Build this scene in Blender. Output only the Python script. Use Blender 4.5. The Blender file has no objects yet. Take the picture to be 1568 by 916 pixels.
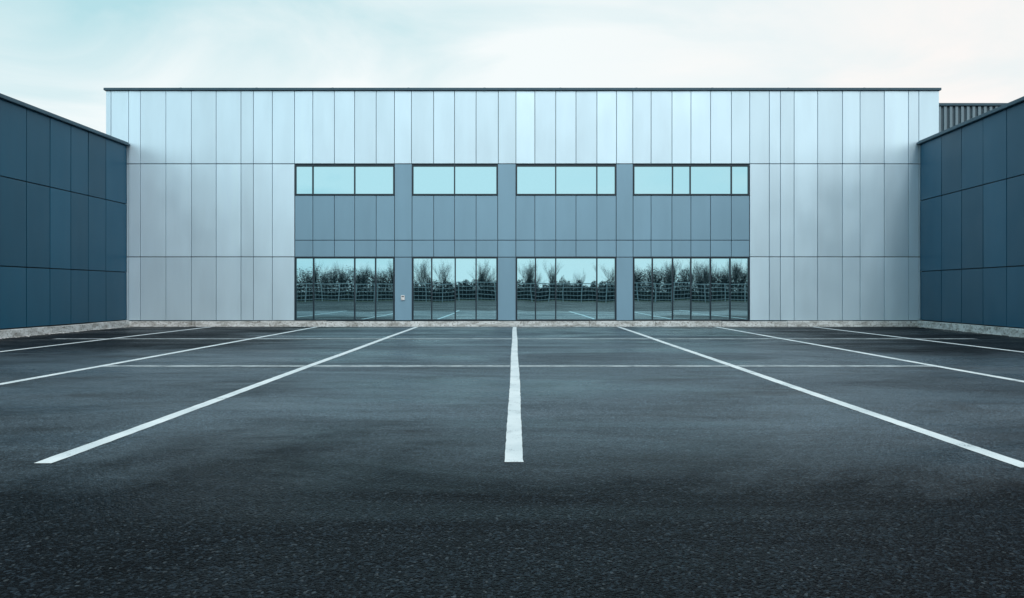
import bpy, bmesh, math, random
import numpy as np
from mathutils import Vector, Matrix
random.seed(7); np.random.seed(7)
scene=bpy.context.scene
scene.view_settings.view_transform='Standard'
try: scene.view_settings.look='None'
except: pass
scene.view_settings.exposure=0

# ---------------------------------------------------------------- helpers
def new_mat(name):
    m=bpy.data.materials.new(name); m.use_nodes=True
    nt=m.node_tree; nt.nodes.clear()
    out=nt.nodes.new('ShaderNodeOutputMaterial')
    b=nt.nodes.new('ShaderNodeBsdfPrincipled')
    nt.links.new(b.outputs[0],out.inputs[0])
    return m,nt,b,out
def N(nt,t,**kw):
    n=nt.nodes.new(t)
    for k,v in kw.items():
        if k in n.inputs: n.inputs[k].default_value=v
        else: setattr(n,k,v)
    return n
def L(nt,a,b): nt.links.new(a,b)
def mixc(nt,fac,a,b,mode='MIX'):
    n=nt.nodes.new('ShaderNodeMix'); n.data_type='RGBA'; n.blend_type=mode
    for s,v in ((n.inputs[0],fac),(n.inputs[6],a),(n.inputs[7],b)):
        if hasattr(v,'links') : L(nt,v,s)
        elif isinstance(v,(int,float)): s.default_value=v
        else: s.default_value=(*v,1)
    return n.outputs[2]
def ramp(nt,src,p0,p1,v0=0.,v1=1.,smooth=False):
    n=nt.nodes.new('ShaderNodeMapRange'); n.inputs[1].default_value=p0; n.inputs[2].default_value=p1
    if smooth: n.interpolation_type='SMOOTHSTEP'
    n.inputs[3].default_value=v0; n.inputs[4].default_value=v1
    L(nt,src,n.inputs[0]); return n.outputs[0]
def mth(nt,op,a,b=0.5):
    n=nt.nodes.new('ShaderNodeMath'); n.operation=op
    for s,v in ((n.inputs[0],a),(n.inputs[1],b)):
        if hasattr(v,'links'): L(nt,v,s)
        else: s.default_value=v
    return n.outputs[0]
def coords(nt,scale=(1,1,1)):
    t=nt.nodes.new('ShaderNodeTexCoord'); m=nt.nodes.new('ShaderNodeMapping')
    m.inputs['Scale'].default_value=scale; L(nt,t.outputs['Object'],m.inputs[0]); return m.outputs[0]
def noise(nt,vec,scale,detail=4,rough=.55,dist=0.):
    n=N(nt,'ShaderNodeTexNoise'); n.inputs['Scale'].default_value=scale; n.inputs['Detail'].default_value=detail
    n.inputs['Roughness'].default_value=rough; n.inputs['Distortion'].default_value=dist
    L(nt,vec,n.inputs['Vector']); return n.outputs[0]
def bump(nt,h,strength,dist,bsdf,prev=None):
    n=nt.nodes.new('ShaderNodeBump'); n.inputs['Strength'].default_value=strength; n.inputs['Distance'].default_value=dist
    L(nt,h,n.inputs['Height'])
    if prev is not None: L(nt,prev,n.inputs['Normal'])
    if bsdf is not None: L(nt,n.outputs[0],bsdf.inputs['Normal'])
    return n.outputs[0]

# ---------------------------------------------------------------- materials
def panel_mat(name,base,metal,rough,var=.06,spec=.5,bs=.3):
    m,nt,b,o=new_mat(name)
    g=nt.nodes.new('ShaderNodeNewGeometry')
    c=coords(nt)
    v=ramp(nt,g.outputs['Random Per Island'],0,1,1-var,1+var*.6)
    dirt=noise(nt,coords(nt,(1.2,1.2,.25)),1.3,3,.5)
    d=ramp(nt,dirt,.35,.75,1.0,.92)
    f=mth(nt,'MULTIPLY',v,d)
    cc=nt.nodes.new('ShaderNodeCombineColor')
    for i in range(3): L(nt,mth(nt,'MULTIPLY',f,base[i]),cc.inputs[i])
    L(nt,cc.outputs[0],b.inputs['Base Color'])
    b.inputs['Metallic'].default_value=metal
    b.inputs['Specular IOR Level'].default_value=spec
    L(nt,ramp(nt,noise(nt,c,.9,2),.3,.7,rough-.04,rough+.06),b.inputs['Roughness'])
    bump(nt,noise(nt,coords(nt,(1,1,.5)),1.1,1,.4),bs,.025,b)
    return m
M_white=panel_mat('silver_cladding',(.66,.86,.98),.42,.37,.085,.5,.7)
M_grey=panel_mat('grey_cladding',(.215,.375,.49),.3,.40,.05)
M_blueL=panel_mat('blue_cladding',(.007,.086,.155),.0,.32,.22,.36,.5)
M_ribbed=panel_mat('ribbed_cladding',(.16,.24,.29),.2,.45,.05)
def plain(name,col,rough=.5,metal=0.):
    m,nt,b,o=new_mat(name)
    n=noise(nt,coords(nt),3,5)
    L(nt,mixc(nt,ramp(nt,n,.3,.7),[x*.85 for x in col],[min(1,x*1.12) for x in col]),b.inputs['Base Color'])
    b.inputs['Roughness'].default_value=rough; b.inputs['Metallic'].default_value=metal
    return m
M_core=plain('dark_subframe',(.05,.085,.11),.7)
M_corew=plain('dark_subframe_blue',(.006,.014,.022),.7)
M_frame=plain('window_frame_paint',(.006,.024,.040),.4)
M_coping=plain('coping_metal',(.035,.085,.12),.4,.3)
M_roof=plain('roof_membrane',(.12,.13,.14),.8)
M_fence=plain('galvanised_steel',(.46,.51,.54),.5,.1)
M_plastic=plain('white_plastic',(.75,.76,.76),.4)
M_bark=plain('bark',(.016,.022,.026),.95)
M_hedge=plain('hedge_leaves',(.010,.020,.025),.95)
# glass
m,nt,b,out=new_mat('coated_glass'); M_glass=m
nt.nodes.remove(b)
gl=N(nt,'ShaderNodeBsdfGlossy'); gl.inputs['Color'].default_value=(.44,.73,.82,1); gl.inputs['Roughness'].default_value=.010
df=N(nt,'ShaderNodeBsdfDiffuse'); df.inputs['Color'].default_value=(.010,.045,.065,1)
mx=nt.nodes.new('ShaderNodeMixShader')
fr=N(nt,'ShaderNodeFresnel'); fr.inputs[0].default_value=1.5
L(nt,ramp(nt,fr.outputs[0],0,1,.84,1.),mx.inputs[0]); L(nt,df.outputs[0],mx.inputs[1]); L(nt,gl.outputs[0],mx.inputs[2]); L(nt,mx.outputs[0],out.inputs[0])
nb=bump(nt,noise(nt,coords(nt,(1,1,.6)),.9,1,.4),.2,.01,None); L(nt,nb,gl.inputs['Normal'])
# concrete
m,nt,b,out=new_mat('weathered_concrete'); M_conc=m
c=coords(nt)
n1=noise(nt,coords(nt,(1,1,3)),2.2,8,.7); n2=noise(nt,c,14,6,.7)
col=mixc(nt,ramp(nt,n1,.42,.64),(.70,.74,.75),(.30,.31,.30))
col=mixc(nt,ramp(nt,n2,.53,.66),col,(.10,.075,.055))
L(nt,col,b.inputs['Base Color']); b.inputs['Roughness'].default_value=.85
bump(nt,n2,.5,.01,b)
# asphalt
def asphalt_nodes(nt,b):
    c=coords(nt)
    sx=nt.nodes.new('ShaderNodeSeparateXYZ'); L(nt,c,sx.inputs[0])
    big=noise(nt,coords(nt,(.6,1,.5)),.3,5,.62,.9)
    # painted-in darkening: lens vignette near the camera, damp and shade in the wing corners
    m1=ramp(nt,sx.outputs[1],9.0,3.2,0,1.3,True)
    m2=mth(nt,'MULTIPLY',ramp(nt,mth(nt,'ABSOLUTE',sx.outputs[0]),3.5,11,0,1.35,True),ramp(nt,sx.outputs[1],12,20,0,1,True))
    shade_tone=mth(nt,'ADD',mth(nt,'ADD',m1,m2),ramp(nt,big,.32,.68,-.5,.5))
    shade_tone=ramp(nt,shade_tone,0,1)
    v=N(nt,'ShaderNodeTexVoronoi'); v.inputs['Scale'].default_value=66; L(nt,c,v.inputs['Vector'])
    sep=nt.nodes.new('ShaderNodeSeparateColor'); L(nt,v.outputs['Color'],sep.inputs[0])
    g=mth(nt,'POWER',sep.outputs[0],2.2)
    gd=mth(nt,'POWER',sep.outputs[0],4.5)
    light=mixc(nt,g,(.012,.027,.042),(.120,.180,.235))
    med=noise(nt,coords(nt,(.4,1.4,1)),1.1,7,.7,.8)
    light=mixc(nt,ramp(nt,med,.50,.70,0,.5),light,(.10,.140,.175))
    light=mixc(nt,ramp(nt,med,.48,.34,0,.7),light,(.006,.011,.017))
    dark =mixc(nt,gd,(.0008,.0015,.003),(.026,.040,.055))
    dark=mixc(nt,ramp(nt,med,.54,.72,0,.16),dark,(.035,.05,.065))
    base=mixc(nt,shade_tone,light,dark)
    speck=ramp(nt,sep.outputs[1],.975,.985)
    base=mixc(nt,mth(nt,'MULTIPLY',speck,.26),base,(.18,.22,.25))
    crack=noise(nt,c,34,3,.65)
    h=mth(nt,'ADD',mth(nt,'MULTIPLY',v.outputs['Distance'],-1.),mth(nt,'MULTIPLY',crack,.9))
    rough=ramp(nt,noise(nt,coords(nt,(.35,1.2,1)),.45,6,.65,.8),.38,.62,.24,.60)
    spec=ramp(nt,shade_tone,0,1,.55,.06)
    return base,h,rough,c,spec
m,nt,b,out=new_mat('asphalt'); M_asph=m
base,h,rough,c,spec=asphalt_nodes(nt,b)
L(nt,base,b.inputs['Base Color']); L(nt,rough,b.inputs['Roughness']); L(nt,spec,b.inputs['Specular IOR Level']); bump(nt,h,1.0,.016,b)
def paint_mat(name,lo,hi,w0,c1,c2,minw):
    m,nt,b,out=new_mat(name)
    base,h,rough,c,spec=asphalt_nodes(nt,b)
    w1=noise(nt,c,3,8,.75); w2=noise(nt,c,60,3,.7)
    wear=mth(nt,'ADD',mth(nt,'MULTIPLY',w1,.6),mth(nt,'MULTIPLY',w2,.4))
    pc=mixc(nt,ramp(nt,noise(nt,c,1.5,5),.3,.7),c1,c2)
    L(nt,mixc(nt,ramp(nt,wear,lo,hi,minw,1),pc,base),b.inputs['Base Color']); b.inputs['Roughness'].default_value=.6
    bump(nt,h,.5,.008,b); return m
M_paint=paint_mat('road_paint',.56,.64,0,(.78,.84,.87),(.56,.64,.68),0)
M_paint2=paint_mat('faded_road_paint',.44,.62,0,(.54,.61,.64),(.45,.5,.52),.10)
m,nt,b,out=new_mat('grass'); M_grass=m
L(nt,mixc(nt,noise(nt,coords(nt),.6,8,.7),(.03,.045,.02),(.08,.09,.05)),b.inputs['Base Color']); b.inputs['Roughness'].default_value=.95

# ---------------------------------------------------------------- mesh building
class MB:
    def __init__(s): s.v=[]; s.f=[]
    def hexa(s,pts):
        i=len(s.v); s.v+= [tuple(p) for p in pts]
        s.f+=[(i,i+3,i+2,i+1),(i+4,i+5,i+6,i+7),(i,i+1,i+5,i+4),(i+1,i+2,i+6,i+5),(i+2,i+3,i+7,i+6),(i+3,i,i+4,i+7)]
    def quad(s,pts):
        i=len(s.v); s.v+=[tuple(p) for p in pts]; s.f.append((i,i+1,i+2,i+3))
    def obj(s,name,mat,parent=None,bevel=0.,recalc=True):
        me=bpy.data.meshes.new(name); me.from_pydata(s.v,[],s.f); me.update()
        if recalc:
            bm=bmesh.new(); bm.from_mesh(me); bmesh.ops.recalc_face_normals(bm,faces=bm.faces); bm.to_mesh(me); bm.free()
        me.materials.append(mat)
        o=bpy.data.objects.new(name,me); scene.collection.objects.link(o)
        if parent: o.parent=parent
        if bevel:
            md=o.modifiers.new('bev','BEVEL'); md.width=bevel; md.segments=2; md.limit_method='ANGLE'
        return o
class Frame:
    """wall frame: u along wall, z up, n outward"""
    def __init__(s,o,u):
        s.o=Vector(o); s.u=Vector(u).normalized(); s.n=None
    def p(s,u,n,z): return s.o+s.u*u+s.n*n+Vector((0,0,z))
def frame(o,u,n):
    f=Frame(o,u); f.n=Vector(n).normalized(); return f
def box(mb,f,u0,u1,n0,n1,z0,z1,j=0.):
    # j: slight out-of-plane tilt of the front face (kept planar)
    a,b_=random.uniform(-j,j),random.uniform(-j,j)
    mb.hexa([f.p(u0,n0,z0),f.p(u1,n0,z0),f.p(u1,n1+a-b_,z0),f.p(u0,n1-a-b_,z0),
             f.p(u0,n0,z1),f.p(u1,n0,z1),f.p(u1,n1+a+b_,z1),f.p(u0,n1-a+b_,z1)])
def panels(mb,f,us,zs,gap=.022,t=.07,j=.003,n0=-.075,gz=.032):
    for a,b in zip(us[:-1],us[1:]):
        for c,d in zip(zs[:-1],zs[1:]):
            box(mb,f,a+gap/2,b-gap/2,n0,n0+t,c+gz/2,d-gz/2,j)
def empty(name,loc=(0,0,0)):
    e=bpy.data.objects.new(name,None); e.location=(0,0,0); scene.collection.objects.link(e); return e
def spread(a,b,step):
    n=max(1,round((b-a)/step)); return [a+(b-a)*i/n for i in range(n+1)]

# facade scale: image pixels per metre, for positions given in image coordinates
S=37.24; D=28.06; H=1.45
fx=lambda p:(p-788)/S
fz=lambda p:H+(446-p)/S

# ---------------------------------------------------------------- main warehouse
wh=empty('warehouse_building')
F=frame((0,D,0),(1,0,0),(0,-1,0))
x0,x1=fx(162),fx(1438); ztop=fz(139)
DEPTH=24
mb=MB(); box(mb,F,x0+.08,x1-.08,-DEPTH,-.08,0,ztop-.01); mb.obj('wall_core',M_core,wh)
z1,z2,zb=fz(251),fz(393.5),fz(491)
top=[162,170,197,215,254,293,331,369,388,417,451,479,512,543,576,604,630,664,696,729,763,790,819,851,882,914,944,969,997,1029,1058,1088,1120,1148,1178,1195,1216,1252,1290,1317,1354,1391,1407,1438]
white=MB()
panels(white,F,[fx(p) for p in top],[z1,ztop])
left=[p for p in top if p<=451]; right=[p for p in top if p>=1148]
for lst in (left,right): panels(white,F,[fx(p) for p in lst],[zb,z2,z1])
# gable walls and rear
for fr_,ln in ((frame((x0+.005,D+.02,0),(0,1,0),(-1,0,0)),DEPTH),(frame((x1-.005,D+.02,0),(0,1,0),(1,0,0)),DEPTH)):
    panels(white,fr_,spread(.05,ln,1.0),[zb,z2,z1,ztop])
white.obj('silver_wall_panels',M_white,wh,.005)
# grey band
grey=MB(); frames=MB(); glass=MB()
zu0,zu1=fz(299),fz(253); zr=fz(368); zl0,zl1=fz(491),fz(394)
bays=[(451.5,604,[479,512,543,576],[479,543],[480,543,575]),
      (631,762,[664,696,729],[696],[661,697,729]),
      (790,943.5,[819,851,882,914],[851,914],[820,851,914]),
      (969.5,1147.5,[997,1029,1058,1088,1120],[1030,1057,1120],[999,1030,1058,1088,1118])]
for a,b_,mid,up,lo in bays:
    us=[fx(a)]+[fx(p) for p in mid]+[fx(b_)]
    panels(grey,F,us,[zl1+.01,zr,zu0-.01],gap=.022,n0=-.085,gz=.028)
    for (za,zz,mul) in ((zu0,zu1,up),(zl0,zl1,lo)):
        fw=.055
        A,B=fx(a),fx(b_)
        box(frames,F,A,B,-.078,.012,zz-fw,zz); box(frames,F,A,B,-.078,.014,za,za+fw)
        box(frames,F,A,A+fw,-.078,.011,za+fw,zz-fw); box(frames,F,B-fw,B,-.078,.011,za+fw,zz-fw)
        edges=[A+fw]
        for q in mul:
            m_=fx(q); box(frames,F,m_-.025,m_+.025,-.078,.009,za+fw,zz-fw); edges+= [m_-.025,m_+.025]
        edges.append(B-fw)
        for k in range(0,len(edges),2):
            e0,e1=edges[k],edges[k+1]
            tx=random.uniform(-.004,.004)*(e1-e0)*.5; tz=random.uniform(-.001,.001)*(zz-za)*.5
            zA,zB=za+fw,zz-fw
            n=-.04
            glass.quad([F.p(e0,n-tx-tz,zA),F.p(e1,n+tx-tz,zA),F.p(e1,n+tx+tz,zB),F.p(e0,n-tx+tz,zB)])
for a,b_ in ((604,631),(762,790),(943.5,969.5)):
    panels(grey,F,[fx(a)+.005,fx(b_)-.005],[zb,zl1,zr,z1],gap=.02,n0=-.082)
grey.obj('grey_wall_panels',M_grey,wh,.004)
frames.obj('window_frames',M_frame,wh,.003)
glass.obj('window_glass',M_glass,wh,recalc=False)
# coping + roof
mb=MB()
box(mb,F,x0-.05,x1+.05,-.35,.07,ztop,ztop+.10)
box(mb,F,x0-.05,x0+.3,-DEPTH,-.352,ztop,ztop+.098); box(mb,F,x1-.3,x1+.05,-DEPTH,-.352,ztop,ztop+.098)
us=spread(x0,x1,3.0)
for u in us[1:-1]: box(mb,F,u-.04,u+.04,-.30,.076,ztop-.004,ztop+.106)
mb.obj('roof_coping',M_coping,wh,.006)
mb=MB(); box(mb,F,x0+.3,x1-.3,-DEPTH,-.36,ztop-.005,ztop+.05); mb.obj('roof',M_roof,wh)
# concrete plinth
mb=MB()
for a,b_ in zip(spread(-15.85,16.6,2.7)[:-1],spread(-15.85,16.6,2.7)[1:]):
    box(mb,F,a+.006,b_-.006,-.079,.05+random.uniform(0,.01),-.05,zb-.02+random.uniform(-.012,.008),.003)
mb.obj('concrete_plinth',M_conc,wh,.012)
# intercom box on pier
mb=MB(); u,z=fx(617),fz(456)
box(mb,F,u-.075,u+.075,-.004,.05,z-.1,z+.1); mb.obj('intercom_housing',M_plastic,wh,.012)
mb=MB(); box(mb,F,u-.045,u+.045,.05,.056,z+.03,z+.07); box(mb,F,u-.045,u-.02,.05,.06,z-.07,z-.045); mb.obj('intercom_screen',M_frame,wh,.002)

# ---------------------------------------------------------------- side wings
def wing(corner,u,n,seams,zseam,ztop,length,width):
    e=empty('warehouse_wing')
    f=frame(corner,u,n)
    mb=MB(); box(mb,f,.02,length-.08,-width,-.08,0,ztop-.01); mb.obj('wall_core',M_corew,e)
    us=list(seams); st=us[-1]-us[-2]
    while us[-1]+st<length: us.append(us[-1]+st)
    us[-1]=length
    p=MB(); panels(p,f,us,[.27]+zseam+[ztop],gap=.028,j=.004,gz=.032)
    f2=frame(f.p(length,-.0,0),-Vector(n),u)
    panels(p,f2,spread(.08,width,1.2),[.27]+zseam+[ztop],gap=.026,j=.003)
    p.obj('blue_wall_panels',M_blueL,e,.006)
    mb=MB()
    box(mb,f,.02,length+.12,-.4,.13,ztop,ztop+.085); box(mb,f,.02,length+.09,-.38,.06,ztop+.085,ztop+.15)
    box(mb,f2,.4,width,-.4,.12,ztop,ztop+.145)
    for k in spread(0,length,3)[1:-1]: box(mb,f,k-.04,k+.04,-.3,.136,ztop-.005,ztop+.09)
    mb.obj('roof_coping',M_coping,e,.008)
    mb=MB(); box(mb,f,.02,length-.4,-width,-.41,ztop,ztop+.06); mb.obj('roof',M_roof,e)
    mb=MB()
    s=spread(.07,length+.1,2.4)
    for a,b_ in zip(s[:-1],s[1:]): box(mb,f,a+.005,b_-.005,-.079,.12+random.uniform(0,.012),-.05,.245+random.uniform(-.01,.01),.004)
    box(mb,f2,.0,width,-.079,.1,-.05,.24)
    mb.obj('concrete_plinth',M_conc,e,.015)
    return e
wing((fx(195),D-.0,0),(0,-1,0),(1,0,0),[.02,1.45,2.55,3.55,4.65,5.78,6.95],[fz(417),fz(313)],fz(224),16.5,15)
wing((fx(1408),D-.0,0),(-.0775,-1,0),(-1,.0775,0),[.02,1.62,2.98,4.28,5.56,6.84],[fz(416),fz(308)],fz(222),14.5,15)

# ---------------------------------------------------------------- ribbed warehouse behind, right
rb=empty('ribbed_warehouse')
yb=36.0; sc=yb/1045
f=frame((0,yb,0),(1,0,0),(0,-1,0)); X0=fx(1438)+.6; zt=H+(446-163)*sc
mb=MB(); box(mb,f,X0,X0+30,-14,0,0,zt); mb.obj('wall_core',M_core,rb)
mb=MB(); u=X0+.05
while u<X0+29.9: box(mb,f,u,u+.14,.0,.07,.2,zt-.02); u+=.30
mb.obj('wall_ribs',M_ribbed,rb)
mb=MB(); box(mb,f,X0-.1,X0+30.1,-14.1,.14,zt,zt+.14); mb.obj('roof_coping',M_coping,rb,.01)

# ---------------------------------------------------------------- ground
def sheet(name,x0,x1,y0,y1,z,mat):
    mb=MB(); mb.quad([(x0,y0,z),(x1,y0,z),(x1,y1,z),(x0,y1,z)]); return mb.obj(name,mat,recalc=False)
sheet('ground',-1500,1500,-1500,1500,-.006,M_grass)
sheet('asphalt_parking_lot',-70,70,-43,70,0,M_asph)
# painted bay lines with slightly ragged edges
lines=MB()
def line_long(x,y0,y1,w):
    n=int((y1-y0)/.12); pl=[];
    for i in range(n+1):
        y=y0+(y1-y0)*i/n; d=x+.006*math.sin(y*.7+x)
        pl.append(((d-w/2+random.uniform(-.004,.004),y,.004),(d+w/2+random.uniform(-.004,.004),y,.004)))
    for a,b_ in zip(pl[:-1],pl[1:]): lines.quad([a[0],a[1],b_[1],b_[0]])
for x,ya in ((0,5.78),(-3.97,5.74),(4.22,5.6),(-8.0,5.8),(8.15,5.8),(-12.3,5.9),(12.1,5.9)):
    line_long(x,ya,27.7,.155)
lines.obj('parking_bay_lines',M_paint,recalc=False)
cr=MB()
def line_cross(y,xa,xb,w,skip):
    xs=[xa]
    for s in skip:
        if xa<s<xb: xs+=[s-.09,s+.09]
    xs.append(xb)
    for k in range(0,len(xs),2):
        n=max(1,int((xs[k+1]-xs[k])/.25)); prev=None
        for i in range(n+1):
            x=xs[k]+(xs[k+1]-xs[k])*i/n; r=random.uniform(-.01,.01)
            cur=((x,y-w/2+r,.0035),(x,y+w/2+random.uniform(-.01,.01),.0035))
            if prev: cr.quad([prev[0],cur[0],cur[1],prev[1]])
            prev=cur
sk=[-12.3,-8.0,-3.97,0,4.22,8.15,12.1]
line_cross(13.2,-7.92,8.07,.24,sk); line_cross(20.75,-14,14,.28,sk)
cr.obj('parking_cross_lines',M_paint2,recalc=False)
# grit and debris along plinth
mb=MB()
def stone(x,y,s):
    i=len(mb.v); 
    for dx,dy,dz in ((1,0,.1),(0,1,.1),(-1,0,.1),(0,-1,.1),(0,0,.9)):
        mb.v.append((x+dx*s*random.uniform(.6,1.2),y+dy*s*random.uniform(.6,1.2),dz*s))
    mb.f+=[(i,i+1,i+4),(i+1,i+2,i+4),(i+2,i+3,i+4),(i+3,i,i+4)]
for k in range(1500):
    stone(random.uniform(-15.6,16.3),D-.07-abs(random.gauss(0,.12)),random.uniform(.008,.035))
for k in range(500):
    y=random.uniform(12,28); stone(fx(195)+.15+abs(random.gauss(0,.12)),y,random.uniform(.008,.035))
    stone(fx(1408)-.0775*(D-y)-.15-abs(random.gauss(0,.12)),y,random.uniform(.008,.035))
mb.obj('gravel_debris',M_conc,recalc=False)

# ---------------------------------------------------------------- fence, trees across the lot (seen reflected in glazing)
fe=MB(); f=frame((0,-41,0),(1,0,0),(0,1,0))
for x in np.arange(-70,70.1,2.5): box(fe,f,x-.06,x+.06,-.05,.05,0,2.65)
for z in (.35,.9,1.45,2.0): box(fe,f,-70,70,.051,.09,z-.04,z+.04)
box(fe,f,-70,70,.051,.09,2.50,2.62)
x=-70
while x<70: box(fe,f,x-.012,x+.012,.092,.11,.1,2.6); x+=.5
fe.obj('metal_fence',M_fence)

def tree_mesh(seed,h):
    rnd=random.Random(seed); V=[];Fc=[]
    def tube(p,q,r0,r1):
        d=(q-p).normalized(); a=d.orthogonal().normalized(); b_=d.cross(a); i=len(V)
        for c_,r in ((p,r0),(q,r1)):
            for k in range(3):
                t=k*2.094; V.append(tuple(c_+(a*math.cos(t)+b_*math.sin(t))*r))
        for k in range(3): Fc.append((i+k,i+(k+1)%3,i+3+(k+1)%3,i+3+k))
    def grow(p,d,l,r,dep):
        n=(5,4,3,2,2)[dep]
        for s in range(n):
            d=(d+Vector((rnd.gauss(0,.10),rnd.gauss(0,.10),rnd.gauss(.07,.05)))).normalized()
            q=p+d*l/n; r1=r*.84; tube(p,q,r,r1); p=q; r=r1
            if dep<4 and (dep>0 or s>0):
                for k in range((2,2,2,1)[dep]):
                    ax=Vector((rnd.gauss(0,1),rnd.gauss(0,1),rnd.gauss(0,.4))).normalized()
                    nd=(d*.85+ax*.55+Vector((0,0,.35))).normalized()
                    grow(p,nd,l*rnd.uniform(.5,.74),max(.008,r*.58),dep+1)
    grow(Vector((0,0,0)),Vector((0,0,1)),h*.6,h*.02,0)
    mz=max(v[2] for v in V); V=[(v[0]*h/mz,v[1]*h/mz,v[2]*h/mz) for v in V]
    me=bpy.data.meshes.new('bare_tree'); me.from_pydata(V,[],Fc); me.materials.append(M_bark); return me
tm=[tree_mesh(s,6.8) for s in range(5)]
row=empty('distant_tree_row')
spots=[]
for x in np.arange(-66,66,1.1):
    a=abs(x)
    if a>18: spots.append((x+random.uniform(-.7,.7),random.uniform(.8,1.08)))
for x,s in ((-16.3,.85),(-14.6,1.08),(-13.6,1.02),(-11.8,1.0),(-9.5,.6),(-5.2,1.02),(-4.6,.95),(-3.4,.85),(1.4,.98),(2.2,1.0),(3.4,.8),(6.2,1.05),(6.8,.9),(8.5,.55),(10.8,.8),(13,.5),(15.5,.98),(16.4,.9),(-1,.6)):
    spots.append((x,s))
for i,(x,s) in enumerate(spots):
    o=bpy.data.objects.new('tree_%d'%i,tm[i%5]); o.location=(x,-53+random.uniform(-4,4),-.1); o.scale=(s*1.0,s*1.0,s)
    o.rotation_euler=(0,0,random.uniform(0,6.28)); o.parent=row; scene.collection.objects.link(o)
# thicket of undergrowth below the trees
n=150000
X=np.random.uniform(-70,70,n)
hp=np.where(np.abs(X)>18,5.0,3.0)+.5*np.sin(X*.9)+.4*np.sin(X*2.3+1)+.3*np.sin(X*5.1+2)
Z=hp*np.random.beta(1.0,1.35,n); Y=-56+np.random.uniform(-2,3,n)
sz=np.random.uniform(.09,.22,n)*(1.15-.7*Z/6)
a=np.random.normal(size=(n,3)); a/=np.linalg.norm(a,axis=1)[:,None]
b_=np.random.normal(size=(n,3)); b_/=np.linalg.norm(b_,axis=1)[:,None]
P=np.stack([X,Y,Z],1)
vv=np.empty((n*3,3)); vv[0::3]=P+a*sz[:,None]; vv[1::3]=P+b_*sz[:,None]; vv[2::3]=P-(a+b_)*sz[:,None]*.6
me=bpy.data.meshes.new('hedge'); me.from_pydata(vv.tolist(),[],np.arange(n*3).reshape(-1,3).tolist()); me.materials.append(M_hedge)
o=bpy.data.objects.new('hedge',me); scene.collection.objects.link(o)

# ---------------------------------------------------------------- sky and sun
SUN_EL=math.radians(42); SUN_AZ=math.radians(172)   # azimuth measured from +Y
w=bpy.data.worlds.new('World'); scene.world=w; w.use_nodes=True
nt=w.node_tree; nt.nodes.clear()
out=nt.nodes.new('ShaderNodeOutputWorld')
sky=nt.nodes.new('ShaderNodeTexSky'); sky.sky_type='NISHITA'; sky.sun_disc=False
sky.sun_elevation=SUN_EL; sky.sun_rotation=SUN_AZ; sky.dust_density=2
bg1=nt.nodes.new('ShaderNodeBackground'); bg1.inputs[1].default_value=.1; L(nt,sky.outputs[0],bg1.inputs[0])
tc=nt.nodes.new('ShaderNodeTexCoord'); sp=nt.nodes.new('ShaderNodeSeparateXYZ'); L(nt,tc.outputs['Generated'],sp.inputs[0])
zz=mth(nt,'ADD',mth(nt,'MAXIMUM',sp.outputs[2],0.),.24)
cb=nt.nodes.new('ShaderNodeCombineXYZ'); L(nt,mth(nt,'DIVIDE',sp.outputs[0],zz),cb.inputs[0]); L(nt,mth(nt,'DIVIDE',sp.outputs[1],zz),cb.inputs[1])
n1=noise(nt,cb.outputs[0],1.6,7,.52,.8)
n2=noise(nt,cb.outputs[0],.6,3,.5,.3)
cl=mth(nt,'ADD',mth(nt,'MULTIPLY',n1,.6),mth(nt,'MULTIPLY',n2,.4))
f1=mth(nt,'ADD',ramp(nt,cl,.38,.62),ramp(nt,sp.outputs[0],-.55,.05,-.4,.5))
lowz=ramp(nt,sp.outputs[2],.40,.22,-.2,.6)
f1=ramp(nt,mth(nt,'ADD',f1,lowz),-.1,1.05)
cloud=mixc(nt,f1,(.50,.79,.85),(.97,1.03,1.03))
cloud=mixc(nt,ramp(nt,sp.outputs[0],.05,.5),cloud,mixc(nt,ramp(nt,cl,.42,.58),(.82,.93,.95),(1.04,1.0,.97)))
bg2=nt.nodes.new('ShaderNodeBackground'); L(nt,cloud,bg2.inputs[0])
# southern half of the cloud deck (sun side) is brighter
L(nt,ramp(nt,sp.outputs[1],.2,-.6,.98,1.2),bg2.inputs[1])
ms=nt.nodes.new('ShaderNodeMixShader'); ms.inputs[0].default_value=.95
L(nt,bg1.outputs[0],ms.inputs[1]); L(nt,bg2.outputs[0],ms.inputs[2]); L(nt,ms.outputs[0],out.inputs[0])
sl=bpy.data.lights.new('sun','SUN'); sl.energy=1.15; sl.angle=math.radians(16); sl.color=(1,.99,.97)
so=bpy.data.objects.new('sun',sl); scene.collection.objects.link(so)
dv=Vector((math.sin(SUN_AZ)*math.cos(SUN_EL),math.cos(SUN_AZ)*math.cos(SUN_EL),math.sin(SUN_EL)))
so.rotation_euler=dv.to_track_quat('Z','Y').to_euler(); so.location=dv*50

# ---------------------------------------------------------------- camera
cd=bpy.data.cameras.new('camera'); cd.sensor_width=36; cd.lens=24; cd.clip_end=5000; cd.clip_start=.05
cd.shift_x=-4/1568; cd.shift_y=-12/1568
co=bpy.data.objects.new('camera',cd); co.location=(0,0,H); co.rotation_euler=(math.radians(90),0,0)
scene.collection.objects.link(co); scene.camera=co
